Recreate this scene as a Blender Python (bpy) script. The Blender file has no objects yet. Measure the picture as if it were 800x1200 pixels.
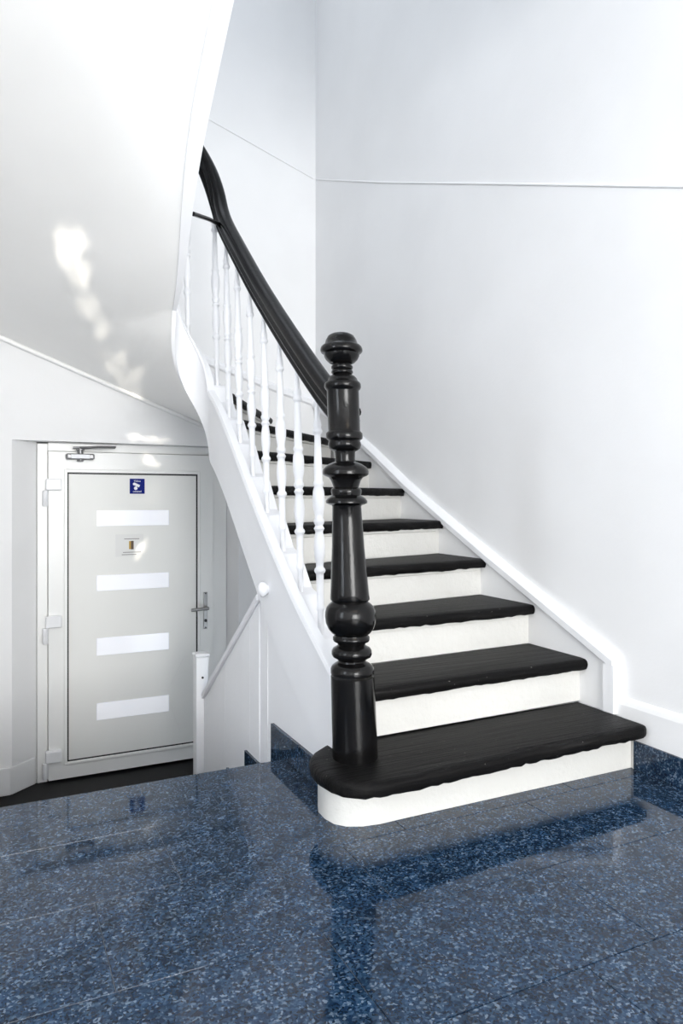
import bpy, bmesh, math, random
import numpy as np
from mathutils import Vector, Matrix
random.seed(7)
rng = np.random.default_rng(11)

# ------------------------------------------------------------------ scale, camera, world, lights, exposure
K = 0.88                      # layout is drawn with the eye at 1.10; K brings it to metres
scene = bpy.context.scene
C = scene.collection
YAW = math.atan2(405, 835)    # camera looks 25.9 degrees right of the stair axis (+Y)
cam_d = bpy.data.cameras.new('camera')
cam = bpy.data.objects.new('camera', cam_d)
C.objects.link(cam)
cam.location = (0, 0, 1.10 * K)
cam.rotation_euler = (math.pi / 2, 0, -YAW)
cam_d.sensor_fit = 'VERTICAL'
cam_d.sensor_height = 36.0
cam_d.lens = 36.0 * 835 / 1200
cam_d.shift_y = -15 / 1200
cam_d.clip_start = 0.02
scene.camera = cam

world = bpy.data.worlds.new('daylight_sky')
scene.world = world
world.use_nodes = True
bg = world.node_tree.nodes['Background']
bg.inputs[0].default_value = (0.80, 0.90, 1.0, 1)
bg.inputs[1].default_value = 2.2


def area_light(name, loc, target, sx, sy, power, col):
    d = bpy.data.lights.new(name, 'AREA')
    d.shape = 'RECTANGLE'
    d.size, d.size_y, d.energy, d.color = sx * K, sy * K, power, col
    o = bpy.data.objects.new(name, d)
    C.objects.link(o)
    p = Vector(loc) * K
    o.location = p
    o.rotation_euler = (Vector(target) * K - p).to_track_quat('-Z', 'Y').to_euler()
    return o


area_light('window_daylight_side', (-1.95, 0.95, 1.6), (2.4, 2.2, 1.5), 0.42, 1.7, 12.5, (0.90, 0.94, 1.0))
area_light('window_daylight_entrance', (0.6, -4.65, 1.6), (0.9, 3.0, 1.8), 2.6, 2.4, 215, (1.0, 0.985, 0.955))
area_light('stairwell_fill', (1.1, 3.6, 6.0), (1.1, 3.6, 0), 1.6, 2.2, 15.5, (0.87, 0.93, 1.0))  # added area fill high in the stairwell, brightens the upper walls
area_light('hall_warm_fill', (1.2, -0.6, 3.33), (1.2, -0.6, 0), 0.35, 0.35, 4, (1.0, 0.74, 0.50))  # added warm fill for the upper right wall, no fitting there


def glint_patches():
    """added spot whose mask paints sun-glint patches: a narrow broken streak on soffit and door"""
    d = bpy.data.lights.new('glint_spot', 'SPOT')  # added lamp, its mask draws the light patches at set spots
    d.energy, d.color, d.shadow_soft_size = 2100, (1.0, 0.93, 0.80), 0.012
    d.spot_size, d.spot_blend = math.radians(34), 0.2
    o = bpy.data.objects.new('glint_spot', d)
    C.objects.link(o)
    p = Vector((0.45, -4.2, 0.3)) * K
    o.location = p
    o.rotation_euler = (Vector((0.75, 4.9, 1.8)) * K - p).to_track_quat('-Z', 'Y').to_euler()
    mi = Matrix.LocRotScale(p, o.rotation_euler, None).inverted()
    d.use_nodes = True
    nt = d.node_tree
    em = nt.nodes['Emission']
    tc = nt.nodes.new('ShaderNodeTexCoord')
    sx = nt.nodes.new('ShaderNodeSeparateXYZ')
    nt.links.new(tc.outputs['Normal'], sx.inputs[0])

    def math_(op, a, b):
        n = nt.nodes.new('ShaderNodeMath')
        n.operation = op
        for i, v in enumerate((a, b)):
            if isinstance(v, (int, float)): n.inputs[i].default_value = v
            else: nt.links.new(v, n.inputs[i])
        return n.outputs[0]
    cb = nt.nodes.new('ShaderNodeCombineXYZ')
    nt.links.new(math_('DIVIDE', sx.outputs[0], sx.outputs[2]), cb.inputs[0])
    nt.links.new(math_('DIVIDE', sx.outputs[1], sx.outputs[2]), cb.inputs[1])
    nz = nt.nodes.new('ShaderNodeTexNoise')
    nz.inputs['Scale'].default_value = 55
    nz.inputs['Detail'].default_value = 3
    nt.links.new(cb.outputs[0], nz.inputs['Vector'])
    mxn = nt.nodes.new('ShaderNodeMixRGB')
    mxn.blend_type = 'LINEAR_LIGHT'
    mxn.inputs[0].default_value = 0.014
    nt.links.new(cb.outputs[0], mxn.inputs[1])
    nt.links.new(nz.outputs['Color'], mxn.inputs[2])
    total = 0.0
    # ends of each streak (world, layout units), half width, strength
    for a, b, wd, st in (((0.335, 4.03, 2.54), (0.45, 4.33, 2.33), 0.075, 1.0), ((0.45, 4.33, 2.33), (0.60, 4.68, 2.13), 0.06, 0.85),
                         ((0.66, 4.85, 2.04), (0.93, 5.30, 1.86), 0.07, 1.5), ((0.90, 5.40, 1.56), (1.13, 5.40, 1.53), 0.04, 0.8),
                         ((0.99, 5.50, 1.42), (1.11, 5.50, 1.31), 0.055, 0.8), ((1.02, 5.50, 0.80), (0.96, 5.50, 0.66), 0.05, 0.8),
                         ((1.08, 5.50, 1.2), (1.05, 5.50, 1.02), 0.06, 0.12)):
        la, lb_ = mi @ (Vector(a) * K), mi @ (Vector(b) * K)
        ua, ub = Vector((la.x / la.z, la.y / la.z)), Vector((lb_.x / lb_.z, lb_.y / lb_.z))
        c_, dv = (ua + ub) / 2, ub - ua
        w2 = wd * K / abs(la.z)
        mp = nt.nodes.new('ShaderNodeMapping')
        mp.vector_type = 'TEXTURE'
        mp.inputs['Location'].default_value = (c_.x, c_.y, 0)
        mp.inputs['Rotation'].default_value = (0, 0, math.atan2(dv.y, dv.x))
        mp.inputs['Scale'].default_value = (dv.length / 2 + w2 * 0.5, w2, 1)
        nt.links.new(mxn.outputs[0], mp.inputs[0])
        ln = nt.nodes.new('ShaderNodeVectorMath')
        ln.operation = 'LENGTH'
        nt.links.new(mp.outputs[0], ln.inputs[0])
        mr = nt.nodes.new('ShaderNodeMapRange')
        mr.inputs['From Min'].default_value = 1.1
        mr.inputs['From Max'].default_value = 0.65
        mr.inputs['To Max'].default_value = st
        nt.links.new(ln.outputs['Value'], mr.inputs['Value'])
        total = math_('ADD', mr.outputs[0], total)
    n2 = nt.nodes.new('ShaderNodeTexNoise')
    n2.inputs['Scale'].default_value = 70
    nt.links.new(cb.outputs[0], n2.inputs['Vector'])
    mr = nt.nodes.new('ShaderNodeMapRange')
    mr.inputs['From Min'].default_value = 0.34
    mr.inputs['From Max'].default_value = 0.62
    mr.inputs['To Min'].default_value = 0.25
    nt.links.new(n2.outputs['Fac'], mr.inputs['Value'])
    nt.links.new(math_('MULTIPLY', total, mr.outputs[0]), em.inputs['Strength'])


glint_patches()

vs = scene.view_settings
vs.view_transform = 'Standard'
vs.look = 'None'
vs.gamma = 1.0
vs.use_curve_mapping = False
vs.exposure = 0.56
scene.cycles.max_bounces = 10
scene.cycles.diffuse_bounces = 6


# ------------------------------------------------------------------ materials
def mat_new(name):
    m = bpy.data.materials.new(name)
    m.use_nodes = True
    nt = m.node_tree
    return m, nt, nt.nodes['Principled BSDF']


def pos_node(nt, scale=(1, 1, 1)):
    g = nt.nodes.new('ShaderNodeNewGeometry')
    mp = nt.nodes.new('ShaderNodeMapping')
    mp.inputs['Scale'].default_value = scale
    nt.links.new(g.outputs['Position'], mp.inputs[0])
    return mp.outputs[0]


def noise(nt, vec, scale, detail=4, rough=0.5):
    n = nt.nodes.new('ShaderNodeTexNoise')
    n.inputs['Scale'].default_value = scale
    n.inputs['Detail'].default_value = detail
    n.inputs['Roughness'].default_value = rough
    nt.links.new(vec, n.inputs['Vector'])
    return n


def ramp(nt, fac, stops, interp='LINEAR'):
    r = nt.nodes.new('ShaderNodeValToRGB')
    r.color_ramp.interpolation = interp
    while len(r.color_ramp.elements) < len(stops):
        r.color_ramp.elements.new(0.5)
    for e, (p, c) in zip(r.color_ramp.elements, stops):
        e.position = p
        e.color = (*c, 1) if len(c) == 3 else c
    nt.links.new(fac, r.inputs[0])
    return r


def bump(nt, b, height, strength, dist):
    n = nt.nodes.new('ShaderNodeBump')
    n.inputs['Strength'].default_value = strength
    n.inputs['Distance'].default_value = dist
    nt.links.new(height, n.inputs['Height'])
    nt.links.new(n.outputs[0], b.inputs['Normal'])
    return n


def paint(name, col, rough, bscale=60, bstr=0.25, bdist=0.002, var=0.03, spec=0.5):
    m, nt, b = mat_new(name)
    v = pos_node(nt)
    n1 = noise(nt, v, 2.5, 3)
    lo = tuple(max(0, c * (1 - var)) for c in col)
    r = ramp(nt, n1.outputs['Fac'], [(0.35, lo), (0.65, col)])
    nt.links.new(r.outputs[0], b.inputs['Base Color'])
    b.inputs['Roughness'].default_value = rough
    b.inputs['Specular IOR Level'].default_value = spec
    n2 = noise(nt, v, bscale, 5, 0.6)
    bump(nt, b, n2.outputs['Fac'], bstr, bdist)
    return m


M = {}
M['wall'] = paint('white_wall_paint', (0.83, 0.83, 0.834), 0.6, 70, 0.18, 0.003)
M['plaster'] = paint('white_soffit_plaster', (0.915, 0.91, 0.895), 0.36, 9, 0.25, 0.006, 0.02)
M['gloss_white'] = paint('white_gloss_paint', (0.84, 0.845, 0.865), 0.3, 40, 0.15, 0.002)
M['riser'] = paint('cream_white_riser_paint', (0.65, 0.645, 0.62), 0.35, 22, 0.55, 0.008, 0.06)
M['ceiling'] = paint('ceiling_paint', (0.86, 0.86, 0.86), 0.7)
M['pvc'] = paint('grey_white_door_plastic', (0.87, 0.87, 0.855), 0.3, 120, 0.05, 0.001, 0.01)
M['pvc_panel'] = paint('grey_white_door_panel', (0.84, 0.84, 0.815), 0.5, 200, 0.06, 0.001, 0.015)
M['dark_gap'] = paint('black_rubber_gasket', (0.012, 0.012, 0.013), 0.5)
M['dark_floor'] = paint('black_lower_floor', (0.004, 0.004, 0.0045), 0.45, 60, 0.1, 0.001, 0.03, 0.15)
M['grout'] = paint('pale_grout', (0.20, 0.22, 0.25), 0.7)
M['steel'] = paint('brushed_steel', (0.42, 0.41, 0.40), 0.32)
M['steel'].node_tree.nodes['Principled BSDF'].inputs['Metallic'].default_value = 1.0
M['closer'] = paint('silver_grey_closer', (0.23, 0.23, 0.235), 0.35)
M['closer'].node_tree.nodes['Principled BSDF'].inputs['Metallic'].default_value = 0.6
M['blue_sign'] = paint('blue_sign_vinyl', (0.005, 0.014, 0.19), 0.6, 80, 0.02, 0.001, 0.02, 0.15)
M['white_print'] = paint('white_print', (0.85, 0.86, 0.9), 0.5)
M['ink'] = paint('dark_ink', (0.20, 0.185, 0.17), 0.6)
M['paper'] = paint('paper', (0.80, 0.80, 0.785), 0.6, 80, 0.02, 0.001)
M['gold'] = paint('gold_print', (0.52, 0.32, 0.06), 0.5)
M['brown'] = paint('brown_print', (0.10, 0.06, 0.03), 0.5)
M['black_rail'] = paint('black_satin_rail', (0.005, 0.005, 0.0055), 0.27, 45, 0.25, 0.003, 0.03, 0.13)


def frosted():
    m, nt, b = mat_new('frosted_white_glass')
    b.inputs['Base Color'].default_value = (0.90, 0.91, 0.96, 1)
    b.inputs['Roughness'].default_value = 0.12
    b.inputs['Emission Color'].default_value = (0.93, 0.95, 1.0, 1)   # added glow standing in for daylight behind the panes
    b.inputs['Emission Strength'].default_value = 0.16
    v = pos_node(nt)
    n = noise(nt, v, 6, 2)
    r = ramp(nt, n.outputs['Fac'], [(0.3, (0.86, 0.87, 0.93)), (0.7, (0.92, 0.93, 0.97))])
    nt.links.new(r.outputs[0], b.inputs['Base Color'])
    return m


M['frosted'] = frosted()


def newel_paint():
    m, nt, b = mat_new('black_gloss_newel_paint')
    v = pos_node(nt)
    vz = pos_node(nt, (1, 1, 0.25))
    n = noise(nt, v, 12, 4)
    r = ramp(nt, n.outputs['Fac'], [(0.3, (0.002, 0.002, 0.0022)), (0.8, (0.006, 0.0055, 0.0055))])
    nt.links.new(r.outputs[0], b.inputs['Base Color'])
    b.inputs['Specular IOR Level'].default_value = 0.24
    r2 = ramp(nt, n.outputs['Fac'], [(0.2, (0.10,) * 3), (0.8, (0.20,) * 3)])
    nt.links.new(r2.outputs[0], b.inputs['Roughness'])
    n2 = noise(nt, vz, 85, 6, 0.65)
    bump(nt, b, n2.outputs['Fac'], 0.28, 0.0022)
    return m


M['newel'] = newel_paint()


def tread_mat():
    m, nt, b = mat_new('worn_black_tread_cover')
    v = pos_node(nt, (2.2, 38, 38))
    n = noise(nt, v, 1.0, 6, 0.65)
    r = ramp(nt, n.outputs['Fac'], [(0.35, (0.0022, 0.0022, 0.0025)), (0.60, (0.007, 0.0067, 0.0067)), (0.8, (0.036, 0.035, 0.035))])
    # pale scuffs
    v2 = pos_node(nt)
    n3 = noise(nt, v2, 75, 3, 0.6)
    sc = ramp(nt, n3.outputs['Fac'], [(0.725, (0, 0, 0)), (0.745, (1, 1, 1))])
    mx = nt.nodes.new('ShaderNodeMix')
    mx.data_type = 'RGBA'
    nt.links.new(sc.outputs[0], mx.inputs['Factor'])
    nt.links.new(r.outputs[0], mx.inputs['A'])
    mx.inputs['B'].default_value = (0.25, 0.24, 0.22, 1)
    nt.links.new(mx.outputs['Result'], b.inputs['Base Color'])
    b.inputs['Roughness'].default_value = 0.46
    b.inputs['Specular IOR Level'].default_value = 0.08
    bump(nt, b, n.outputs['Fac'], 0.8, 0.008)
    return m


M['tread'] = tread_mat()


def granite():
    m, nt, b = mat_new('polished_blue_granite')
    v = pos_node(nt)
    nd = noise(nt, v, 60, 2)
    add = nt.nodes.new('ShaderNodeMixRGB')
    add.blend_type = 'ADD'
    add.inputs['Fac'].default_value = 0.012
    nt.links.new(v, add.inputs[1])
    nt.links.new(nd.outputs['Color'], add.inputs[2])
    vo = nt.nodes.new('ShaderNodeTexVoronoi')
    vo.inputs['Scale'].default_value = 190
    nt.links.new(add.outputs[0], vo.inputs['Vector'])
    sep = nt.nodes.new('ShaderNodeSeparateColor')
    nt.links.new(vo.outputs['Color'], sep.inputs[0])
    r = ramp(nt, sep.outputs[0], [(0.0, (0.003, 0.010, 0.025)), (0.35, (0.008, 0.022, 0.050)), (0.62, (0.015, 0.037, 0.075)), (0.85, (0.032, 0.062, 0.106)), (0.97, (0.105, 0.145, 0.195))])
    nb = noise(nt, v, 16, 4, 0.6)
    r2 = ramp(nt, nb.outputs['Fac'], [(0.3, (0.55, 0.55, 0.55)), (0.7, (1.35, 1.35, 1.35))])
    mu = nt.nodes.new('ShaderNodeMixRGB')
    mu.blend_type = 'MULTIPLY'
    mu.inputs['Fac'].default_value = 1.0
    nt.links.new(r.outputs[0], mu.inputs[1])
    nt.links.new(r2.outputs[0], mu.inputs[2])
    nt.links.new(mu.outputs[0], b.inputs['Base Color'])
    b.inputs['Roughness'].default_value = 0.045
    b.inputs['IOR'].default_value = 1.43
    b.inputs['Specular IOR Level'].default_value = 0.42
    n2 = noise(nt, v, 5, 2)
    bump(nt, b, n2.outputs['Fac'], 0.05, 0.004)
    return m


M['granite'] = granite()

# ------------------------------------------------------------------ mesh helpers
ORG = {}


class MB:
    """collects geometry in layout units, links it as ONE mesh object"""

    def __init__(self):
        self.v, self.f = [], []

    def add(self, verts, faces):
        o = len(self.v)
        self.v += [tuple(p) for p in verts]
        self.f += [tuple(i + o for i in q) for q in faces]

    def box(self, a, b):
        (x0, y0, z0), (x1, y1, z1) = a, b
        x0, x1 = sorted((x0, x1)); y0, y1 = sorted((y0, y1)); z0, z1 = sorted((z0, z1))
        self.add([(x0, y0, z0), (x1, y0, z0), (x1, y1, z0), (x0, y1, z0), (x0, y0, z1), (x1, y0, z1), (x1, y1, z1), (x0, y1, z1)],
                 [(3, 2, 1, 0), (4, 5, 6, 7), (0, 1, 5, 4), (1, 2, 6, 5), (2, 3, 7, 6), (3, 0, 4, 7)])

    def prism(self, poly, axis, lo, hi):
        """polygon of 2D points extruded along axis 'x','y' or 'z'"""
        n = len(poly)
        def p3(p, t):
            return {'x': (t, p[0], p[1]), 'y': (p[0], t, p[1]), 'z': (p[0], p[1], t)}[axis]
        vs_ = [p3(p, lo) for p in poly] + [p3(p, hi) for p in poly]
        fs = [tuple(range(n - 1, -1, -1)), tuple(range(n, 2 * n))]
        fs += [(i, (i + 1) % n, n + (i + 1) % n, n + i) for i in range(n)]
        self.add(vs_, fs)

    def loft(self, rings, closed=True, caps=True):
        m = len(rings[0])
        vs_ = [p for r in rings for p in r]
        fs = []
        for i in range(len(rings) - 1):
            for j in range(m if closed else m - 1):
                k = (j + 1) % m
                fs.append((i * m + j, i * m + k, (i + 1) * m + k, (i + 1) * m + j))
        if caps and closed:
            fs.append(tuple(range(m - 1, -1, -1)))
            fs.append(tuple(range((len(rings) - 1) * m, len(rings) * m)))
        self.add(vs_, fs)

    def tube(self, pts, r, n=10):
        rings = []
        pts = [Vector(p) for p in pts]
        for i, p in enumerate(pts):
            t = (pts[min(i + 1, len(pts) - 1)] - pts[max(i - 1, 0)]).normalized()
            a = Vector((0, 0, 1)) if abs(t.z) < 0.9 else Vector((1, 0, 0))
            s_ = t.cross(a).normalized()
            u_ = s_.cross(t)
            rings.append([p + s_ * (r * math.cos(2 * math.pi * k / n)) + u_ * (r * math.sin(2 * math.pi * k / n)) for k in range(n)])
        self.loft(rings)

    def lathe(self, prof, cx, cy, seg=32, lean=(0, 0), z0=None):
        """prof: list of (r, z); lean: (dx, dy) per unit height above z0"""
        z0 = prof[0][1] if z0 is None else z0
        rings = []
        for r, z in prof:
            ox, oy = cx + lean[0] * (z - z0), cy + lean[1] * (z - z0)
            rings.append([(ox + r * math.cos(2 * math.pi * k / seg), oy + r * math.sin(2 * math.pi * k / seg), z) for k in range(seg)])
        self.loft(rings)

    def link(self, name, material, parent=None, origin=None, smooth=None, bevel=None):
        me = bpy.data.meshes.new(name)
        arr = np.array(self.v, float)
        if origin is None:
            if parent is not None:
                origin = ORG[parent.name]
            else:
                lo, hi = arr.min(0), arr.max(0)
                origin = ((lo[0] + hi[0]) / 2, (lo[1] + hi[1]) / 2, lo[2])
        arr = (arr - np.array(origin)) * K
        me.from_pydata(arr.tolist(), [], self.f)
        bm = bmesh.new()
        bm.from_mesh(me)
        bmesh.ops.remove_doubles(bm, verts=bm.verts, dist=1e-6)
        bmesh.ops.recalc_face_normals(bm, faces=bm.faces)
        if bevel:
            bmesh.ops.bevel(bm, geom=[e for e in bm.edges if len(e.link_faces) == 2 and e.calc_face_angle() > 0.6],
                            offset=bevel * K, segments=2, profile=0.5, affect='EDGES', clamp_overlap=True)
        if smooth is not None:
            for f_ in bm.faces:
                f_.smooth = True
            for e in bm.edges:
                if len(e.link_faces) == 2 and e.calc_face_angle() > math.radians(smooth):
                    e.smooth = False
        bm.to_mesh(me)
        bm.free()
        me.materials.append(material)
        o = bpy.data.objects.new(name, me)
        C.objects.link(o)
        ORG[o.name] = origin
        if parent is not None:
            o.parent = parent
            po = ORG[parent.name]
            o.location = tuple((origin[i] - po[i]) * K for i in range(3))
        else:
            o.location = tuple(c * K for c in origin)
        return o


def empty(name, origin, label=None, cat=None, group=None):
    o = bpy.data.objects.new(name, None)
    C.objects.link(o)
    o.location = tuple(c * K for c in origin)
    ORG[o.name] = tuple(origin)
    tag(o, label, cat, group)
    return o


def tag(o, label=None, cat=None, group=None):
    if label: o['label'] = label
    if cat: o['category'] = cat
    if group: o['group'] = group
    return o


def structure(o):
    o['kind'] = 'structure'
    return o


def one_box(a, b):
    m = MB(); m.box(a, b); return m


# ------------------------------------------------------------------ key dimensions (layout units)
RX = 2.38        # right wall
FY = 5.40        # far wall of the stairwell
DY = 5.54        # door plane
LX = -0.44       # left wall of the stairwell
EY = 2.82        # landing edge
SX = 1.10        # outer face of the stair string
LZ = -0.93       # lower floor
HX = -1.80       # left wall of the hall
BY = -4.50       # wall behind the camera
RISE = 0.194

# ------------------------------------------------------------------ room shell
fl = MB()
fl.prism([(HX, BY), (RX, BY), (RX, 2.5), (SX - 0.005, 2.5), (SX - 0.005, EY - 0.004), (LX, EY - 0.004), (LX, 2.4), (HX, 2.4)], 'z', -0.16, -0.004)
floor = structure(fl.link('floor', M['grout']))
TD, TW, GAP = 0.39, 0.745, 0.0011
row = 0
y1 = EY
while y1 > BY:
    y0 = max(y1 - TD, BY)
    off = 0.724 - 0.241 * row
    x = off - TW * math.ceil((off - HX) / TW)
    xl = LX if y1 > 2.45 else HX
    xr = SX - 0.005 if y0 > 2.30 else RX
    while x < xr:
        a, b = max(x, xl), min(x + TW, xr)
        if b - a > 0.02:
            t = MB()
            dz = random.uniform(-0.0002, 0.0002)
            t.box((a + GAP, y0 + GAP, -0.02), (b - GAP, y1 - (GAP if row else 0), dz))
            t.link('floor_tile', M['granite'], floor, origin=((a + b) / 2, (y0 + y1) / 2, -0.02), bevel=0.0012)
        x += TW
    y1 = y1 - TD
    row += 1
lower = MB()
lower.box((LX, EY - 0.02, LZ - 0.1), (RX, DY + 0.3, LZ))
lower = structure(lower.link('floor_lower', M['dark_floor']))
GO = 0.29
for k in range(1, 5):
    s_ = one_box((LX + 0.004, EY + GO * (k - 1) + (0.0 if k == 1 else 0.0), LZ + 0.001), (SX - 0.008, EY + GO * k, -0.186 * k))
    s_.link('step', M['granite'], lower, bevel=0.003)

# right wall, with base trim
w = one_box((RX, BY - 0.1, LZ - 0.1), (RX + 0.15, DY + 0.3, 6.4))
structure(w.link('wall_right', M['wall']))
# far wall with the door recess (splayed left jamb)
RXL, RXR, RTOP = 0.10, 1.72, 1.51
w = MB()
w.prism([(LX, FY), (RXL, FY), (0.262, DY), (0.262, DY + 0.25), (LX, DY + 0.25)], 'z', LZ - 0.1, RTOP)
w.prism([(RXR, FY), (RX, FY), (RX, DY + 0.25), (1.66, DY + 0.25), (1.66, DY)], 'z', LZ - 0.1, RTOP)
w.box((LX, FY, RTOP), (RX, DY + 0.25, 6.4))
w.box((0.2, DY + 0.1, LZ - 0.1), (1.72, DY + 0.25, RTOP))
structure(w.link('wall_far', M['wall']))
# left side of the stairwell and of the hall
w = one_box((LX - 0.15, 2.4, LZ - 0.1), (LX, DY + 0.25, 6.4))
w.box((HX - 0.15, 2.4, -0.2), (LX - 0.15, 2.55, 6.4))
structure(w.link('wall_left', M['wall']))
w = MB()
WY0, WY1, WZ0, WZ1 = 0.6, 1.32, 0.5, 2.7
w.box((HX - 0.15, BY - 0.1, -0.2), (HX, WY0, 3.5))
w.box((HX - 0.15, WY1, -0.2), (HX, 2.4, 3.5))
w.box((HX - 0.15, WY0, -0.2), (HX, WY1, WZ0))
w.box((HX - 0.15, WY0, WZ1), (HX, WY1, 3.5))
structure(w.link('wall_hall_left', M['wall']))
w = MB()
GX0, GX1, GZ0, GZ1 = -0.73, 1.93, 0.3, 2.85
w.box((HX - 0.15, BY - 0.15, -0.2), (GX0, BY, 3.5))
w.box((GX1, BY - 0.15, -0.2), (RX + 0.15, BY, 3.5))
w.box((GX0, BY - 0.15, -0.2), (GX1, BY, GZ0))
w.box((GX0, BY - 0.15, GZ1), (GX1, BY, 3.5))
structure(w.link('wall_behind', M['wall']))
c = one_box((HX - 0.15, BY - 0.15, 3.38), (RX, 2.0, 3.7))
c.box((HX - 0.15, 2.0, 3.38), (LX - 0.15, 2.55, 3.7))
structure(c.link('ceiling', M['ceiling']))
c = MB()
c.box((LX - 0.15, 2.0, 6.3), (RX + 0.15, DY + 0.25, 6.5))
c.box((LX - 0.15, 1.85, 3.7), (RX + 0.15, 2.0, 6.5))
structure(c.link('ceiling_stairwell', M['ceiling']))

# blue granite skirting and the white board above it on the right wall
bb = MB()
bb.prism([(RX - 0.001, 0.0), (RX - 0.022, 0.0), (RX - 0.022, 0.24), (RX - 0.016, 0.258), (RX - 0.006, 0.27), (RX - 0.001, 0.27)], 'y', BY, 2.215)
bb = structure(bb.link('baseboard_right', M['wall']))
y = 2.118
for L in (0.745,) * 9:
    a = max(y - L, BY)
    p = one_box((RX - 0.036, a + 0.0015, 0.0), (RX - 0.0225, y - 0.0015, 0.112))
    p.link('skirting_tile', M['granite'], bb, bevel=0.002)
    y = a
# low white skirting of the lower hall
bl = MB()
bl.prism([(LX, FY - 0.02), (RXL - 0.012, FY - 0.02), (0.255, DY - 0.022), (0.255, DY - 0.001), (RXL, FY - 0.001), (LX, FY - 0.001)], 'z', LZ + 0.001, LZ + 0.19)
structure(bl.link('baseboard_far', M['wall'], bevel=0.006))


# bead lines on the walls
def bead(name, pts, r):
    m = MB(); m.tube(pts, r, 8)
    return structure(m.link(name, M['wall'], smooth=60))


bead('trim_1', [(RX, 5.385, 3.74), (RX, 4.2, 3.24), (RX, 3.2, 2.835), (RX, 1.895, 2.303), (RX, 1.0, 1.94)], 0.0065)


# ------------------------------------------------------------------ the door
dr = MB()
for a, b in (((0.265, LZ), (0.335, 1.50)), ((1.545, LZ), (1.658, 1.50)), ((0.335, 1.445), (1.545, 1.509))):
    dr.box((a[0], DY - 0.02, a[1] + 0.001), (b[0], DY + 0.07, b[1]))
door = structure(dr.link('door_1', M['pvc'], bevel=0.006))
m = MB()
PX0, PX1, PZ0, PZ1 = 0.47, 1.409, -0.788, 1.287
LX0, LX1, LZ0, LZ1 = 0.338, 1.543, LZ + 0.015, 1.442
FRY = DY - 0.045
for a, b in (((LX0, LZ0), (PX0, LZ1)), ((PX1, LZ0), (LX1, LZ1)), ((PX0, LZ0), (PX1, PZ0)), ((PX0, PZ1), (PX1, LZ1))):
    m.box((a[0], FRY, a[1]), (b[0], DY + 0.05, b[1]))
leaf = m.link('door_leaf', M['pvc'], door)
m = MB()     # raised glazing bead round the panel
g = 0.028
for a, b in (((PX0 - g, PZ0 - g), (PX0 - 0.006, PZ1 + g)), ((PX1 + 0.006, PZ0 - g), (PX1 + g, PZ1 + g)), ((PX0 - 0.006, PZ0 - g), (PX1 + 0.006, PZ0 - 0.006)), ((PX0 - 0.006, PZ1 + 0.006), (PX1 + 0.006, PZ1 + g))):
    m.box((a[0], FRY - 0.012, a[1]), (b[0], FRY - 0.0005, b[1]))
m.link('glazing_bead', M['pvc'], leaf, bevel=0.005)
m = MB()
for a, b in (((PX0 - 0.006, PZ0 - 0.006), (PX0 + 0.004, PZ1 + 0.006)), ((PX1 - 0.004, PZ0 - 0.006), (PX1 + 0.006, PZ1 + 0.006)), ((PX0 + 0.004, PZ0 - 0.006), (PX1 - 0.004, PZ0 + 0.003)), ((PX0 + 0.004, PZ1 - 0.005), (PX1 - 0.004, PZ1 + 0.006))):
    m.box((a[0], FRY - 0.006, a[1]), (b[0], FRY + 0.01, b[1]))
gs = m.link('gasket', M['dark_gap'], leaf)
gs['label'] = 'thin black gasket line around the door panel'
m = one_box((PX0 + 0.001, FRY - 0.001, PZ0 + 0.001), (PX1 - 0.001, FRY + 0.03, PZ1 - 0.001))
panel = m.link('door_panel', M['pvc_panel'], door)
PY = FRY - 0.001
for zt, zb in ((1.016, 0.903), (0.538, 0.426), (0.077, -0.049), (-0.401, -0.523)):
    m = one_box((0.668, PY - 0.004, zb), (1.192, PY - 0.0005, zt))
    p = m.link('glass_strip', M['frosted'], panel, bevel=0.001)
    m = MB()
    for a, b in (((0.664, zb - 0.004), (1.196, zb - 0.0005)), ((0.664, zt + 0.0005), (1.196, zt + 0.003)), ((0.664, zb), (0.6675, zt)), ((1.1925, zb), (1.196, zt))):
        m.box((a[0], PY - 0.003, a[1]), (b[0], PY - 0.0004, b[1]))
    m.link('strip_edge', M['pvc'], p)
# hairline crease near the lowest strip
m = MB()
m.tube([(1.32, PY, -0.10), (1.26, PY, -0.22), (1.205, PY, -0.33)], 0.0016, 5)
m.tube([(1.205, PY, -0.46), (1.24, PY, -0.58), (1.285, PY, -0.70)], 0.0012, 5)
m.link('panel_crack', M['paper'], panel)
for zc in (1.205, 0.225, -0.735):
    m = one_box((0.318, FRY - 0.05, zc - 0.042), (0.425, FRY - 0.0005, zc + 0.042))
    hg = m.link('hinge', M['gloss_white'], door, bevel=0.008)
    m = MB(); m.lathe([(0.017, zc - 0.155), (0.02, zc - 0.15), (0.02, zc - 0.046), (0.017, zc - 0.043)], 0.318, FRY - 0.022, 14)
    m.link('hinge_pin', M['gloss_white'], hg, smooth=40)
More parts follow.
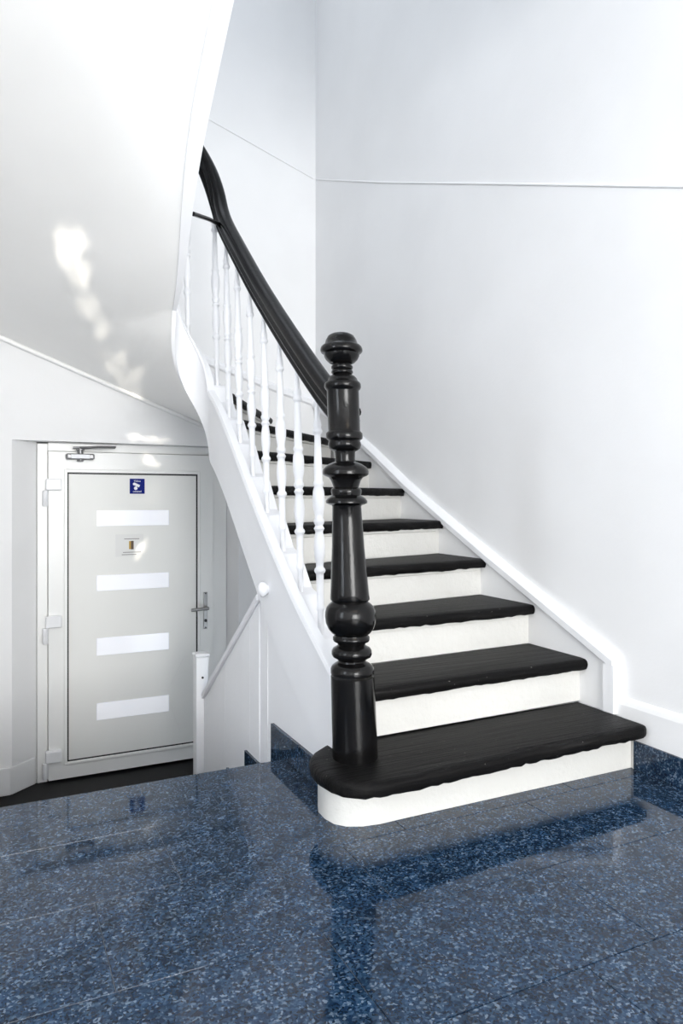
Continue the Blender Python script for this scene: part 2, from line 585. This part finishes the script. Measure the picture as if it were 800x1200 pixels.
# handle and lock plate
m = one_box((1.462, FRY - 0.01, 0.085), (1.494, FRY - 0.0005, 0.372))
lp = m.link('lock_plate', M['steel'], door, bevel=0.004)
lp['label'] = 'slim brushed steel lock plate with keyhole'
m = MB()
m.tube([(1.478, FRY - 0.0105, 0.252), (1.478, FRY - 0.07, 0.252)], 0.014, 12)
m.tube([(1.487, FRY - 0.07, 0.252), (1.45, FRY - 0.072, 0.252), (1.40, FRY - 0.07, 0.248), (1.352, FRY - 0.066, 0.247)], 0.0125, 12)
m.link('door_handle', M['steel'], lp, smooth=50)
m = MB(); m.tube([(1.478, FRY - 0.011, 0.15), (1.478, FRY - 0.017, 0.15)], 0.012, 12)
m.link('keyhole', M['dark_gap'], lp)
for zz in (0.362, 0.096):
    m = MB(); m.tube([(1.478, FRY - 0.0102, zz), (1.478, FRY - 0.013, zz)], 0.006, 10)
    m.link('screw', M['dark_gap'], lp)
# overhead door closer
m = one_box((0.452, FRY - 0.075, 1.386), (0.645, FRY - 0.0005, 1.428))
cl = m.link('door_closer', M['closer'], door, bevel=0.01)
cl['label'] = 'grey metal overhead door closer'
m = one_box((0.485, FRY - 0.079, 1.393), (0.61, FRY - 0.0755, 1.421)); m.link('cover_plate', M['white_print'], cl)
m = MB(); m.lathe([(0.02, 1.372), (0.022, 1.376), (0.022, 1.3855)], 0.55, FRY - 0.04, 14); m.lathe([(0.02, 1.4285), (0.02, 1.45), (0.03, 1.452), (0.03, 1.462)], 0.55, FRY - 0.04, 14)
m.link('spindle', M['closer'], cl, smooth=40)
m = MB()
m.tube([(0.55, FRY - 0.04, 1.468), (0.66, FRY - 0.115, 1.475), (0.79, FRY - 0.03, 1.482)], 0.009, 8)
m.tube([(0.50, FRY - 0.04, 1.47), (0.60, FRY - 0.04, 1.476), (0.80, FRY - 0.01, 1.486)], 0.0075, 8)
m.link('closer_arm', M['closer'], cl, smooth=50)


def text_part(body, parent, material, size, cx, y, zc, name='lettering'):
    cu = bpy.data.curves.new(name, 'FONT')
    cu.body = body
    cu.align_x = 'CENTER'
    cu.align_y = 'CENTER'
    cu.size = size * K
    cu.extrude = 0.0004
    o = bpy.data.objects.new(name, cu)
    C.objects.link(o)
    me = bpy.data.meshes.new_from_object(o.evaluated_get(bpy.context.evaluated_depsgraph_get()))
    bpy.data.objects.remove(o)
    bpy.data.curves.remove(cu)
    me.materials.clear()
    me.materials.append(material)
    o = bpy.data.objects.new(name, me)
    C.objects.link(o)
    o.parent = parent
    po = ORG[parent.name]
    o.location = ((cx - po[0]) * K, (y - po[1]) * K, (zc - po[2]) * K)
    o.rotation_euler = (math.pi / 2, 0, 0)
    return o


# blue camera sign
m = MB()
sx0, sx1, sz0, sz1 = 0.902, 1.012, 1.141, 1.254
m.box((sx0, PY - 0.003, sz0), (sx1, PY - 0.0003, sz1))
sign = m.link('camera_sign', M['blue_sign'], bevel=0.001)
tag(sign, 'small square blue sticker with white camera symbol at the top of the grey door', 'sign')
text_part('Video', sign, M['white_print'], 0.021, 0.957, PY - 0.0035, 1.236)
text_part('control', sign, M['white_print'], 0.021, 0.957, PY - 0.0035, 1.158)
m = MB()
yy0, yy1 = PY - 0.0042, PY - 0.0031
def rot_rect(cx, cz, w_, h_, a):
    ca, sa = math.cos(a), math.sin(a)
    return [(cx + x * ca - z * sa, cz + x * sa + z * ca) for x, z in ((-w_, -h_), (w_, -h_), (w_ * 0.98, h_), (-w_, h_))]
m.prism(rot_rect(0.955, 1.206, 0.021, 0.0095, -0.42), 'y', yy0, yy1)
m.prism([(0.936 + 0.011 * math.cos(t), 1.214 + 0.011 * math.sin(t)) for t in np.linspace(0, 2 * math.pi, 14)[:-1]], 'y', yy0 - 0.0002, yy1)
m.prism([(0.946 + 0.013 * math.cos(t), 1.182 + 0.013 * math.sin(t)) for t in np.linspace(0, 2 * math.pi, 16)[:-1]], 'y', yy0 - 0.0004, yy1)
m.prism(rot_rect(0.95, 1.194, 0.004, 0.009, -0.3), 'y', yy0 - 0.0006, yy1)
m.link('camera_symbol', M['white_print'], sign)
# paper notice
m = one_box((0.800, PY - 0.002, 0.672), (1.003, PY - 0.0003, 0.838))
note = m.link('paper_notice', M['paper'])
tag(note, 'pale paper notice with a small gold and brown emblem between upper door strips', 'notice')
m = one_box((0.897, PY - 0.0032, 0.726), (0.911, PY - 0.0021, 0.786)); m.link('emblem_edge', M['gold'], note)
m = one_box((0.911, PY - 0.0032, 0.724), (0.931, PY - 0.0021, 0.788)); m.link('emblem', M['brown'], note)
for x0, x1, zc, hh in ((0.862, 0.972, 0.803, 0.0022), (0.853, 0.985, 0.703, 0.0022), (0.845, 0.95, 0.686, 0.0022)):
    m = one_box((x0, PY - 0.0028, zc - hh), (x1, PY - 0.0021, zc + hh))
    m.link('print_line', M['ink'], note)

# ------------------------------------------------------------------ staircase geometry: step number n -> inner and outer points
XC, YS = 0.98, 4.0     # centre of the narrow well and start of the turn
n_in = np.arange(0, 22)
q_right = [-2.2, -1.96, -1.68, -1.34, -1.08, -0.834, -0.61, -0.39, -0.15, 0.20, 1.11]
q_in = q_right + [math.pi - v for v in reversed(q_right)]
s_out = [1.75, 2.04, 2.36, 2.70, 3.085, 3.488, 3.93, 4.365, 4.93, 5.76, 6.25, 6.76, 7.27, 7.77, 8.35, 8.92, 9.42, 9.88, 10.28, 10.68, 11.0, 11.3]
_n = np.linspace(0, 21, 2101)


def smooth_of(xs, ys, sig):
    y_ = np.interp(_n, xs, ys)
    k = np.exp(-0.5 * (np.arange(-300, 301) / (100 * sig)) ** 2)
    k /= k.sum()
    left = 2 * y_[0] - y_[1:301][::-1]
    right = 2 * y_[-1] - y_[-301:-1][::-1]
    return np.convolve(np.concatenate([left, y_, right]), k, 'valid')


_q = smooth_of(n_in, q_in, 0.35)
_s = smooth_of(n_in, s_out, 0.15)
def Q(n): return float(np.interp(n, _n, _q))
def N_of(q): return float(np.interp(q, _q, _n))
def S(n): return float(np.interp(n, _n, _s))


def well(q, r):
    """plan point on the well line at distance r from the centre of the turn"""
    if q < 0: return (XC + r, YS + q)
    w_ = min(max((q - 1.2) / (math.pi - 1.2), 0), 1)
    w_ *= 1 - min(max((q - math.pi) / 0.8, 0), 1)
    dx = 0.05 * w_ * w_ * (3 - 2 * w_)          # the well pinches a little at the far end
    if q > math.pi: return (XC - r + dx, YS - (q - math.pi))
    return (XC + r * math.cos(q) + dx, YS + r * math.sin(q))


OXR, OXL, OY = 2.352, LX + 0.012, FY - 0.012
def outer_s(s):
    if s < OY: return (OXR, s)
    s2 = s - OY
    if s2 < OXR - OXL: return (OXR - s2, OY)
    return (OXL, OY - (s2 - (OXR - OXL)))


def Pin(n, r=0.26): return Vector(well(Q(n), r))
def Pout(n): return Vector(outer_s(S(n)))
def ruled(n, t, r=0.26): return Pin(n, r).lerp(Pout(n), t)
def zt(n): return RISE * n + 0.004


stairs = empty('staircase', (1.7, 2.12, 0), 'winding white staircase with black covered treads climbing along the right wall', 'staircase')
NW = 40
for n in range(2, 11):
    m = MB()
    rings = []
    z = zt(n)
    for i in range(NW + 1):
        t = i / NW
        j1 = rng.normal(0, 0.0009); j2 = rng.normal(0, 0.0016)
        wav = 0.0012 * math.sin(7 * t + n) + 0.0008 * math.sin(17 * t + 2 * n)
        F = ruled(n, t); B = ruled(n + 1, t)
        d = (B - F).normalized()
        pts = []
        for off, dz in ((0.05, -0.047 + j2 - wav * .4), (0.006 + j1, -0.046 + j2 - wav), (0.000 + j1, -0.036), (-0.004 + j1, -0.022), (0.001 + j1, -0.008), (0.012, -0.001), (0.04, 0.001 + wav * .25)):
            p = F + d * off
            pts.append((p.x, p.y, z + dz))
        kk_ = 1.0 if n < 10 else 0.55
        for nn in (n + 0.3 * kk_, n + 0.55 * kk_, n + 0.8 * kk_, n + 1.0 * kk_, n + 1.10 * kk_):
            p = ruled(nn, t)
            pts.append((p.x, p.y, z + 0.001 + wav * .2))
        for nn in (n + 1.10 * kk_, n + 0.8 * kk_, n + 0.5 * kk_):
            p = ruled(nn, t)
            pts.append((p.x, p.y, z - 0.040))
        rings.append(pts)
    m.loft(rings)
    m.link('tread', M['tread'], stairs, smooth=50)
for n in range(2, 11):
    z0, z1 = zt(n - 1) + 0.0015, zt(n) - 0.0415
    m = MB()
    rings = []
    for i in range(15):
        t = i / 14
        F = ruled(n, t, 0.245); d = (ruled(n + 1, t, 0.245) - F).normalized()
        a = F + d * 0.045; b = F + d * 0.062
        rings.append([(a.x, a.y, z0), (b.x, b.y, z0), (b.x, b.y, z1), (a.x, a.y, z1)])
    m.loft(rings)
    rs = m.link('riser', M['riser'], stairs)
    m = MB(); rings = []
    for i in range(15):
        t = 0.02 + 0.955 * i / 14
        F = ruled(n, t, 0.245); d = (ruled(n + 1, t, 0.245) - F).normalized()
        a = F + d * (0.030); b = F + d * 0.0445
        rings.append([(a.x, a.y, z1 - 0.018), (b.x, b.y, z1 - 0.022), (b.x, b.y, z1 - 0.003), (a.x, a.y, z1 - 0.003)])
    m.loft(rings)
    m.link('nosing_strip', M['riser'], rs)

# first step: broad tread with a rounded left end, riser sweeping round below it
out = [(1.16, 2.41), (1.095, 2.40), (1.03, 2.352), (0.992, 2.306), (0.972, 2.25), (0.966, 2.19), (0.967, 2.13), (0.975, 2.09), (0.995, 2.045), (1.03, 2.012),
       (1.084, 1.992), (1.15, 1.986), (1.276, 1.988), (1.45, 1.998), (1.646, 2.007), (1.85, 2.012), (2.069, 2.020), (2.22, 2.026), (2.325, 2.030), (2.352, 2.042), (2.356, 2.07), (2.356, 2.19), (2.352, 2.42)]
den = []
for a, b in zip(out, out[1:] + out[:1]):
    steps = max(1, int(math.dist(a, b) / 0.022))
    for i in range(steps):
        t = i / steps
        den.append((a[0] + (b[0] - a[0]) * t, a[1] + (b[1] - a[1]) * t))
cxp = Vector((1.5, 2.25))
prof = [(0.055, -0.05), (0.012, -0.05), (0.003, -0.046), (0.0, -0.036), (0.0, -0.018), (0.004, -0.007), (0.013, -0.0015), (0.03, 0.0)]
jit = rng.normal(0, 1, len(den))
rings = []
nd_ = len(den)
nrm = []
for i in range(nd_):
    a, b = Vector(den[i - 2]), Vector(den[(i + 2) % nd_])
    tt = (b - a).normalized()
    nrm.append(Vector((-tt.y, tt.x)))          # inward for counter-clockwise outline
area2 = sum(den[i][0] * den[(i + 1) % nd_][1] - den[(i + 1) % nd_][0] * den[i][1] for i in range(nd_))
if area2 < 0: nrm = [-v for v in nrm]
m = MB()
for off, dz in prof:
    ring = []
    for i, p in enumerate(den):
        front = p[1] < 2.3
        jj = jit[i] * (0.0017 if dz < -0.03 else 0.0006) if front else 0
        q_ = Vector(p) + nrm[i] * (off + 0.3 * jj)
        ring.append((q_.x, q_.y, zt(1) - 0.004 + dz + jj))
    rings.append(ring)
m.loft(rings)
m.link('tread', M['tread'], stairs, smooth=60)
ro = [(2.352, 2.108), (2.35, 2.11), (1.9, 2.112), (1.5, 2.114), (1.25, 2.114), (1.17, 2.113), (1.11, 2.122), (1.06, 2.145), (1.03, 2.18), (1.018, 2.23), (1.02, 2.29), (1.04, 2.34), (1.09, 2.37)]
m = MB(); rings = []
for i, p in enumerate(ro):
    a = Vector(ro[max(i - 1, 0)]); b = Vector(ro[min(i + 1, len(ro) - 1)])
    tt = (b - a).normalized(); nn_ = Vector((tt.y, -tt.x)) * -1
    # keep the thickness on the stair side
    if (Vector((1.6, 2.3)) - Vector(p)).dot(nn_) < 0: nn_ = -nn_
    q_ = Vector(p) + nn_ * 0.02
    rings.append([(p[0], p[1], 0.0005), (q_.x, q_.y, 0.0005), (q_.x, q_.y, zt(1) - 0.053), (p[0], p[1], zt(1) - 0.053)])
m.loft(rings)
m.link('riser', M['riser'], stairs, smooth=40)

# outer string: board that follows the well
def sweep(fn, q0, q1, num):
    rings = []
    for i in range(num + 1):
        q = q0 + (q1 - q0) * i / num
        rings.append([(*well(q, r), z) for r, z in fn(q)])
    m_ = MB(); m_.loft(rings)
    return m_


def zq(q): return RISE * N_of(q)
Q0, Q1 = -1.70, math.pi + 1.95
def rs_(q): return float(np.interp(q, [0.0, 1.0, math.pi, math.pi + 0.9], [0.20, 0.137, 0.142, 0.20]))
def zbot(q): return max(zq(q) - float(np.interp(q, [0.0, 1.0, math.pi, math.pi + 0.7], [0.315, 0.290, 0.290, 0.315])), 0.001)
m = sweep(lambda q: [(0.12, zbot(q)), (rs_(q), zbot(q)), (rs_(q), zq(q) - 0.14), (0.15, zq(q) - 0.14), (0.15, zq(q) + 0.07), (0.12, zq(q) + 0.07)], Q0, Q1, 150)
m.link('outer_string', M['gloss_white'], stairs, smooth=40)
m = sweep(lambda q: [(0.108, zq(q) + 0.062), (0.1195, zq(q) + 0.054), (0.152, zq(q) + 0.0705), (0.152, zq(q) + 0.083), (0.115, zq(q) + 0.083)], Q0, Q1, 150)
m.link('string_moulding', M['gloss_white'], stairs, smooth=30)

BQ = [-1.40, -1.19, -0.98, -0.77, -0.56, -0.35, -0.15, 0.30, 1.35, 2.40]     # baluster positions along the well
bq_n = [N_of(q) for q in BQ]
tooth = []
for q in BQ:
    hw = 0.045 if q < 0 else 0.2
    tooth += [(q - hw, zq(q) - 0.012), (q + hw, zq(q) + 0.012)]
tq = [Q0] + [a for a, _ in tooth] + [2.9]
tz = [zq(Q0)] + [b for _, b in tooth] + [zq(2.9)]
def ztooth(q): return float(np.interp(q, tq, tz)) + 0.012
m = sweep(lambda q: [(0.1505, zq(q) - 0.13), (0.262, zq(q) - 0.13), (0.262, ztooth(q) - 0.005), (0.255, ztooth(q)), (0.1505, ztooth(q))], Q0, 1.45, 200)
m.link('inner_string', M['gloss_white'], stairs)

# soffit under the whole flight
m = MB(); rings = []
def zsof(n): return RISE * n - 0.285
NS = 180
for i in range(NS + 1):
    n = 1.75 + (20.3 - 1.75) * i / NS
    a = Pin(n, rs_(Q(n)) - 0.004)
    b = Pout(n)
    up, lo = [], []
    for k in range(15):
        t = k / 14
        p = a.lerp(b, t)
        z = max(zsof(n), 0.002)
        lo.append((p.x, p.y, z)); up.append((p.x, p.y, z + 0.03))
    rings.append(lo + up[::-1])
m.loft(rings)
m.link('soffit', M['plaster'], stairs, smooth=50)

# wall string with its capping
cs = [2.205, 2.36, 3.08, 3.5, 3.93, 4.31, 4.93, 5.40, 5.76, 6.25, 6.76, 7.3]
cz = [0.436, 0.505, 0.822, 1.015, 1.22, 1.423, 1.73, 1.92, 2.02, 2.17, 2.32, 2.5]
def capz(s): return float(np.interp(s, cs, cz))
def at_outer(s, off):
    if s < OY: return (RX - 0.001 - off, min(s, FY - off))
    x = RX - (s - OY)
    return (min(x, RX - off), FY - 0.001 - off)
ss = list(np.linspace(2.205, OY - 0.03, 60)) + list(np.linspace(OY, 7.2, 30))
ss[0] = 2.214
m = MB(); rings = []
for s in ss:
    zc = capz(s)
    n = float(np.interp(s, _s, _n))
    zb = min(RISE * n - 0.26, zc - 0.2)
    if s < 2.26: zb = 0.19
    rings.append([(*at_outer(s, 0.0), max(zb, 0.19)), (*at_outer(s, 0.027), max(zb, 0.19)), (*at_outer(s, 0.027), zc - 0.02), (*at_outer(s, 0.0), zc - 0.02)])
m.loft(rings)
m.link('wall_string', M['wall'], stairs, smooth=30)
ss[0] = 2.205
m = MB(); rings = []
for s in ss:
    zc = capz(s)
    rings.append([(*at_outer(s, 0.0), zc - 0.062), (*at_outer(s, 0.032), zc - 0.062), (*at_outer(s, 0.044), zc - 0.05), (*at_outer(s, 0.044), zc - 0.018), (*at_outer(s, 0.036), zc - 0.008),
                  (*at_outer(s, 0.03), zc), (*at_outer(s, 0.014), zc + 0.012), (*at_outer(s, 0.0), zc + 0.012)])
m.loft(rings)
m.prism([(RX - 0.001, 2.198), (RX - 0.044, 2.198), (RX - 0.044, 2.255), (RX - 0.03, 2.262), (RX - 0.001, 2.262)], 'z', 0.195, 0.40)
cp = m.link('string_capping', M['gloss_white'], stairs, smooth=30)

# panel below the string, and the knob on it
m = MB(); poly = []
yy = np.linspace(2.36, 3.16, 20)
top = [(float(y_), zq(y_ - YS) - 0.30) for y_ in yy]
m.prism([(2.36, -0.15), (3.16, LZ)] + [(p[0], max(p[1], 0.0)) for p in reversed(top)], 'x', SX + 0.012, SX + 0.035)
sp = m.link('spandrel_panel', M['gloss_white'], stairs)
for yb in (3.06,):
    m = one_box((SX + 0.0095, yb - 0.005, -0.3), (SX + 0.0115, yb + 0.005, zq(yb - YS) - 0.31))
    m.link('batten', M['wall'], sp)
for a, b, z0, z1 in ((2.36, 2.664, -0.15, 0.106), (2.667, 2.979, -0.15, 0.106), (2.982, 3.352, -0.36, -0.131), (3.355, 3.66, -0.55, -0.32)):
    m = one_box((SX - 0.004, a, z0), (SX + 0.0115, b, z1))
    m.link('skirting_tile', M['granite'], sp, bevel=0.0015)
m = MB()
kp = [(0.0, 0.0), (0.016, 0.0), (0.022, 0.004), (0.024, 0.014), (0.026, 0.022), (0.024, 0.034), (0.016, 0.044), (0.006, 0.048)]
rings = []
for off, r in ((0.0, 0.018), (0.006, 0.020), (0.012, 0.026), (0.022, 0.030), (0.032, 0.028), (0.040, 0.020), (0.045, 0.008)):
    rings.append([(SX - off, 3.03 + r * math.cos(t), 0.695 + 1.15 * r * math.sin(t)) for t in np.linspace(0, 2 * math.pi, 20)[:-1]])
m.loft(rings)
kb = m.link('string_knob', M['gloss_white'], stairs, smooth=50)
kb['label'] = 'round white painted knob on the stair string'

# soffit bead along the far wall
m = MB(); pts = []
for n in np.linspace(8.7, 13.85, 40):
    p = Pout(n)
    pts.append((min(max(p.x, LX + 0.01), RX - .03), min(p.y, OY) - 0.007, zsof(n) - 0.012))
m.tube(pts, 0.017, 10)
m.link('soffit_bead', M['plaster'], stairs, smooth=60)

# ------------------------------------------------------------------ newel post
NX, NY = 1.138, 2.235
px = 2.51 / 835 * 1.0
def nv(v): return 1.1 - (v - 585) * 2.51 / 835
prof = [(0, 390), (6, 390.5), (11, 391.5), (15.5, 394), (18.5, 399), (20, 403.5), (22.5, 405), (24.5, 407), (25.4, 409.5), (25.4, 412), (24, 414), (21.8, 415.2), (21.2, 418), (19, 422), (15, 425.6), (11.4, 427.4),
        (11, 428.3), (12.8, 429.2), (13.2, 431), (12.6, 432.8), (11.4, 433.4), (12.9, 435), (13.2, 437), (12.2, 438.4), (11.2, 439), (12.6, 440), (15, 441.2), (17.6, 444), (18.6, 447), (20.8, 448.4),
        (22, 450.5), (22.2, 454), (21, 456.6), (19.6, 457.8), (19.3, 459), (19.4, 505), (20.4, 506.4), (22, 508), (22.2, 512), (21.6, 514.6), (19.6, 515.8), (18.8, 517.2), (19.6, 519), (20, 522), (18.8, 525.4), (16, 527.6), (12.8, 529), (12.3, 530.5),
        (11.9, 538), (12.2, 541), (15, 542), (20, 544), (24.6, 547), (27.2, 550), (28, 553), (27.8, 556), (25.4, 557.8), (21, 559.5), (18.2, 563), (16.4, 568), (15.2, 571.4), (17.2, 572.4), (18.4, 574.2), (18.2, 577.5), (17.6, 580.2), (19.6, 581.6), (23, 584),
        (25.2, 587), (25, 589.6), (22, 591), (18.4, 592), (17.6, 593.5), (18.2, 610), (19.6, 640), (21.6, 670), (23.4, 695), (23.9, 701.5), (23.2, 703), (21.6, 704), (22.6, 705.5), (25.6, 707.6), (28.6, 711), (30.4, 716), (31, 722), (30.2, 729), (27.6, 736), (23.6, 741), (20.4, 743.4),
        (20.6, 744.6), (22.2, 746), (22.4, 749), (21.2, 751), (17.6, 752.6), (16.4, 755), (18.4, 757), (22.4, 759), (24.2, 762), (24.4, 766), (23, 769), (19, 771), (16.6, 773), (17.2, 775), (21, 777), (24.4, 779.5), (26.2, 783), (26.4, 787.5), (26, 789), (26.4, 792), (27.4, 893)]
prof = [(r * px * 0.97, nv(v)) for r, v in prof][::-1]
prof[0] = (prof[0][0], 0.1925)
lean_t = -0.034
newel = empty('newel_post', (NX, NY, 0.19), 'tall turned glossy black newel post standing on the rounded first step', 'newel post')
m = MB()
lean = (lean_t * math.cos(YAW), lean_t * -math.sin(YAW))
cut1 = nv(427.4)
body = [p for p in prof if p[1] <= cut1 + 1e-6]
head = [p for p in prof if p[1] >= cut1 - 1e-6]
i_sh = [p for p in body if p[1] <= nv(789.1)]
i_up = [p for p in body if p[1] >= nv(789.1)]
m.lathe(i_sh, NX, NY, 48, lean, 0.19)
m.link('base', M['newel'], newel, smooth=45)
m = MB(); m.lathe(i_up, NX, NY, 48, lean, 0.19); m.link('turned_shaft', M['newel'], newel, smooth=45)
m = MB(); m.lathe(head, NX, NY, 48, lean, 0.19); m.link('finial', M['newel'], newel, smooth=45)

# ------------------------------------------------------------------ railing: handrail, tie rod, balusters
rail = empty('stair_railing', (1.17, 2.5, 0.5), 'curved railing with black moulded handrail on slender white turned balusters', 'railing')
RQ = [-1.72, -1.48, -1.07, -0.48, -0.06, 0.45, 0.8, 1.57, 2.4, 3.14, 3.6, 4.3, 5.0]
RZ = [1.33, 1.483, 1.797, 2.266, 2.69, 2.93, 3.08, 3.3, 3.46, 3.6, 3.85, 4.43, 5.0]
_rq = np.linspace(RQ[0], RQ[-1], 900)
_rz = np.interp(_rq, RQ, RZ)
kk = np.exp(-0.5 * (np.arange(-120, 121) / 26) ** 2); kk /= kk.sum()
_rz = np.convolve(np.concatenate([2 * _rz[0] - _rz[1:121][::-1], _rz, 2 * _rz[-1] - _rz[-121:-1][::-1]]), kk, 'valid')
def railz(q): return float(np.interp(q, _rq, _rz))
RR = 0.19
hw = [(-0.030, -0.046), (0.030, -0.046), (0.034, -0.038), (0.026, -0.030), (0.026, -0.022), (0.038, -0.014), (0.043, -0.004), (0.036, 0.006), (0.034, 0.012), (0.040, 0.020),
      (0.040, 0.030), (0.034, 0.042), (0.022, 0.050), (0.008, 0.053), (-0.008, 0.053), (-0.022, 0.050), (-0.034, 0.042), (-0.040, 0.030), (-0.040, 0.020), (-0.034, 0.012), (-0.036, 0.006), (-0.043, -0.004), (-0.038, -0.014), (-0.026, -0.022), (-0.026, -0.030), (-0.034, -0.038)]
_pq = np.linspace(RQ[0] - 0.6, RQ[-1], 1200)
_pp = np.array([(*well(q, RR), railz(q)) for q in _pq])
_kk = np.exp(-0.5 * (np.arange(-100, 101) / 24) ** 2); _kk /= _kk.sum()
_ps = np.stack([np.convolve(np.pad(_pp[:, i], 100, mode='reflect', reflect_type='odd'), _kk, 'valid') for i in range(3)], 1)
def railp(q): return Vector([float(np.interp(q, _pq, _ps[:, i])) for i in range(3)])
m = MB(); rings = []
qs = np.linspace(-1.66, math.pi + 1.5, 220)
for q in qs:
    p = railp(q)
    t = (railp(q + 0.01) - railp(q - 0.01)).normalized()
    sd = t.cross(Vector((0, 0, 1))).normalized()
    up = sd.cross(t)
    rings.append([p + sd * x + up * y_ for x, y_ in hw])
m.loft(rings)
hr = m.link('handrail', M['black_rail'], rail, smooth=40)
hr['label'] = 'glossy black moulded handrail curving up from the newel'
m = MB(); m.tube([(1.135, 3.93, 2.655), (1.02, 3.72, 2.59), (0.88, 3.50, 2.515)], 0.011, 10)
tr = m.link('tie_rod', M['black_rail'], rail, smooth=50)
tr['label'] = 'thin black metal tie rod'

BH = 0.93
bp = [(0.014, 0), (0.0145, 0.10), (0.019, 0.105), (0.021, 0.113), (0.019, 0.121), (0.0165, 0.125), (0.0175, 0.25), (0.018, 0.258), (0.025, 0.264), (0.028, 0.272), (0.025, 0.280), (0.0185, 0.285), (0.017, 0.295),
      (0.022, 0.315), (0.027, 0.345), (0.028, 0.375), (0.024, 0.41), (0.018, 0.435), (0.022, 0.443), (0.0265, 0.45), (0.022, 0.457), (0.0175, 0.463), (0.0255, 0.475), (0.0265, 0.485), (0.0195, 0.495),
      (0.022, 0.51), (0.029, 0.545), (0.030, 0.58), (0.0275, 0.61), (0.021, 0.628), (0.0245, 0.634), (0.0265, 0.641), (0.0245, 0.648), (0.0205, 0.654), (0.0195, 0.70), (0.017, 0.78), (0.0145, 0.845), (0.0142, 0.85),
      (0.022, 0.856), (0.0245, 0.864), (0.022, 0.872), (0.0165, 0.878), (0.0205, 0.888), (0.0185, 0.902), (0.0135, 0.918), (0.0115, 0.95), (0.010, 1.0)]
proto = None
for q in BQ:
    x, y_ = well(q, RR)
    zb = ztooth(q) - 0.004
    ztop = railz(q) - 0.05
    hgt = ztop - zb
    if proto is None:
        m = MB(); m.lathe([(r * (0.86 if r < 0.02 else 0.82), z) for r, z in bp], 0, 0, 18)
        m.v = [(a + x, b + y_, c_ + zb) for a, b, c_ in m.v]
        o = m.link('baluster', M['gloss_white'], rail, origin=(x, y_, zb), smooth=50)
        proto = o
    else:
        o = proto.copy(); C.objects.link(o); o.parent = rail
        po = ORG[rail.name]
        o.location = ((x - po[0]) * K, (y_ - po[1]) * K, (zb - po[2]) * K)
    o.scale = (1, 1, hgt)
    o.rotation_euler = (0, -0.018, 0.4 * q)

# ------------------------------------------------------------------ low boarded balustrade of the lower steps
lb = empty('low_balustrade', (1.1, 4.19, LZ), 'low white boarded balustrade with sloping rail and post beside the lower door', 'balustrade')
m = one_box((1.062, 4.15, LZ + 0.001), (1.138, 4.225, 0.165))
ps = m.link('post', M['gloss_white'], lb, bevel=0.006)
m = one_box((1.056, 4.144, 0.1655), (1.144, 4.231, 0.186)); m.link('post_cap', M['gloss_white'], ps, bevel=0.008)
m = MB(); m.tube([(1.10, 4.1495, 0.045), (1.10, 4.146, 0.045)], 0.007, 10); m.link('bolt_hole', M['dark_gap'], ps)
ya, yb_ = 3.165, 4.148
def railtop(y_): return 0.645 + (y_ - 3.186) * (-0.013 - 0.639) / (4.097 - 3.186)
cuts = [4.148, 3.72, 3.305, 3.168]
for b, a in zip(cuts, cuts[1:]):
    a, b = a + 0.0006, b - 0.0006
    m = MB(); m.prism([(a, LZ + 0.002), (b, LZ + 0.002), (b, railtop(b) - 0.04), (a, railtop(a) - 0.04)], 'x', 1.108, 1.124)
    m.link('board', M['gloss_white'], lb, bevel=0.0008)
m = MB()
rings = []
for y_ in (ya - 0.005, 4.149):
    z = railtop(y_)
    rings.append([(1.094, y_, z - 0.036), (1.127, y_, z - 0.036), (1.130, y_, z - 0.01), (1.124, y_, z), (1.098, y_, z), (1.090, y_, z - 0.010)])
m.loft(rings)
m.link('rail', M['gloss_white'], lb, bevel=0.003)
# bead on the far wall rising with the stair
bead('trim_2', [(2.36, FY, 3.75), (1.9, FY, 3.90), (1.5, FY, 4.03), (0.95, FY, 4.2)], 0.0065)
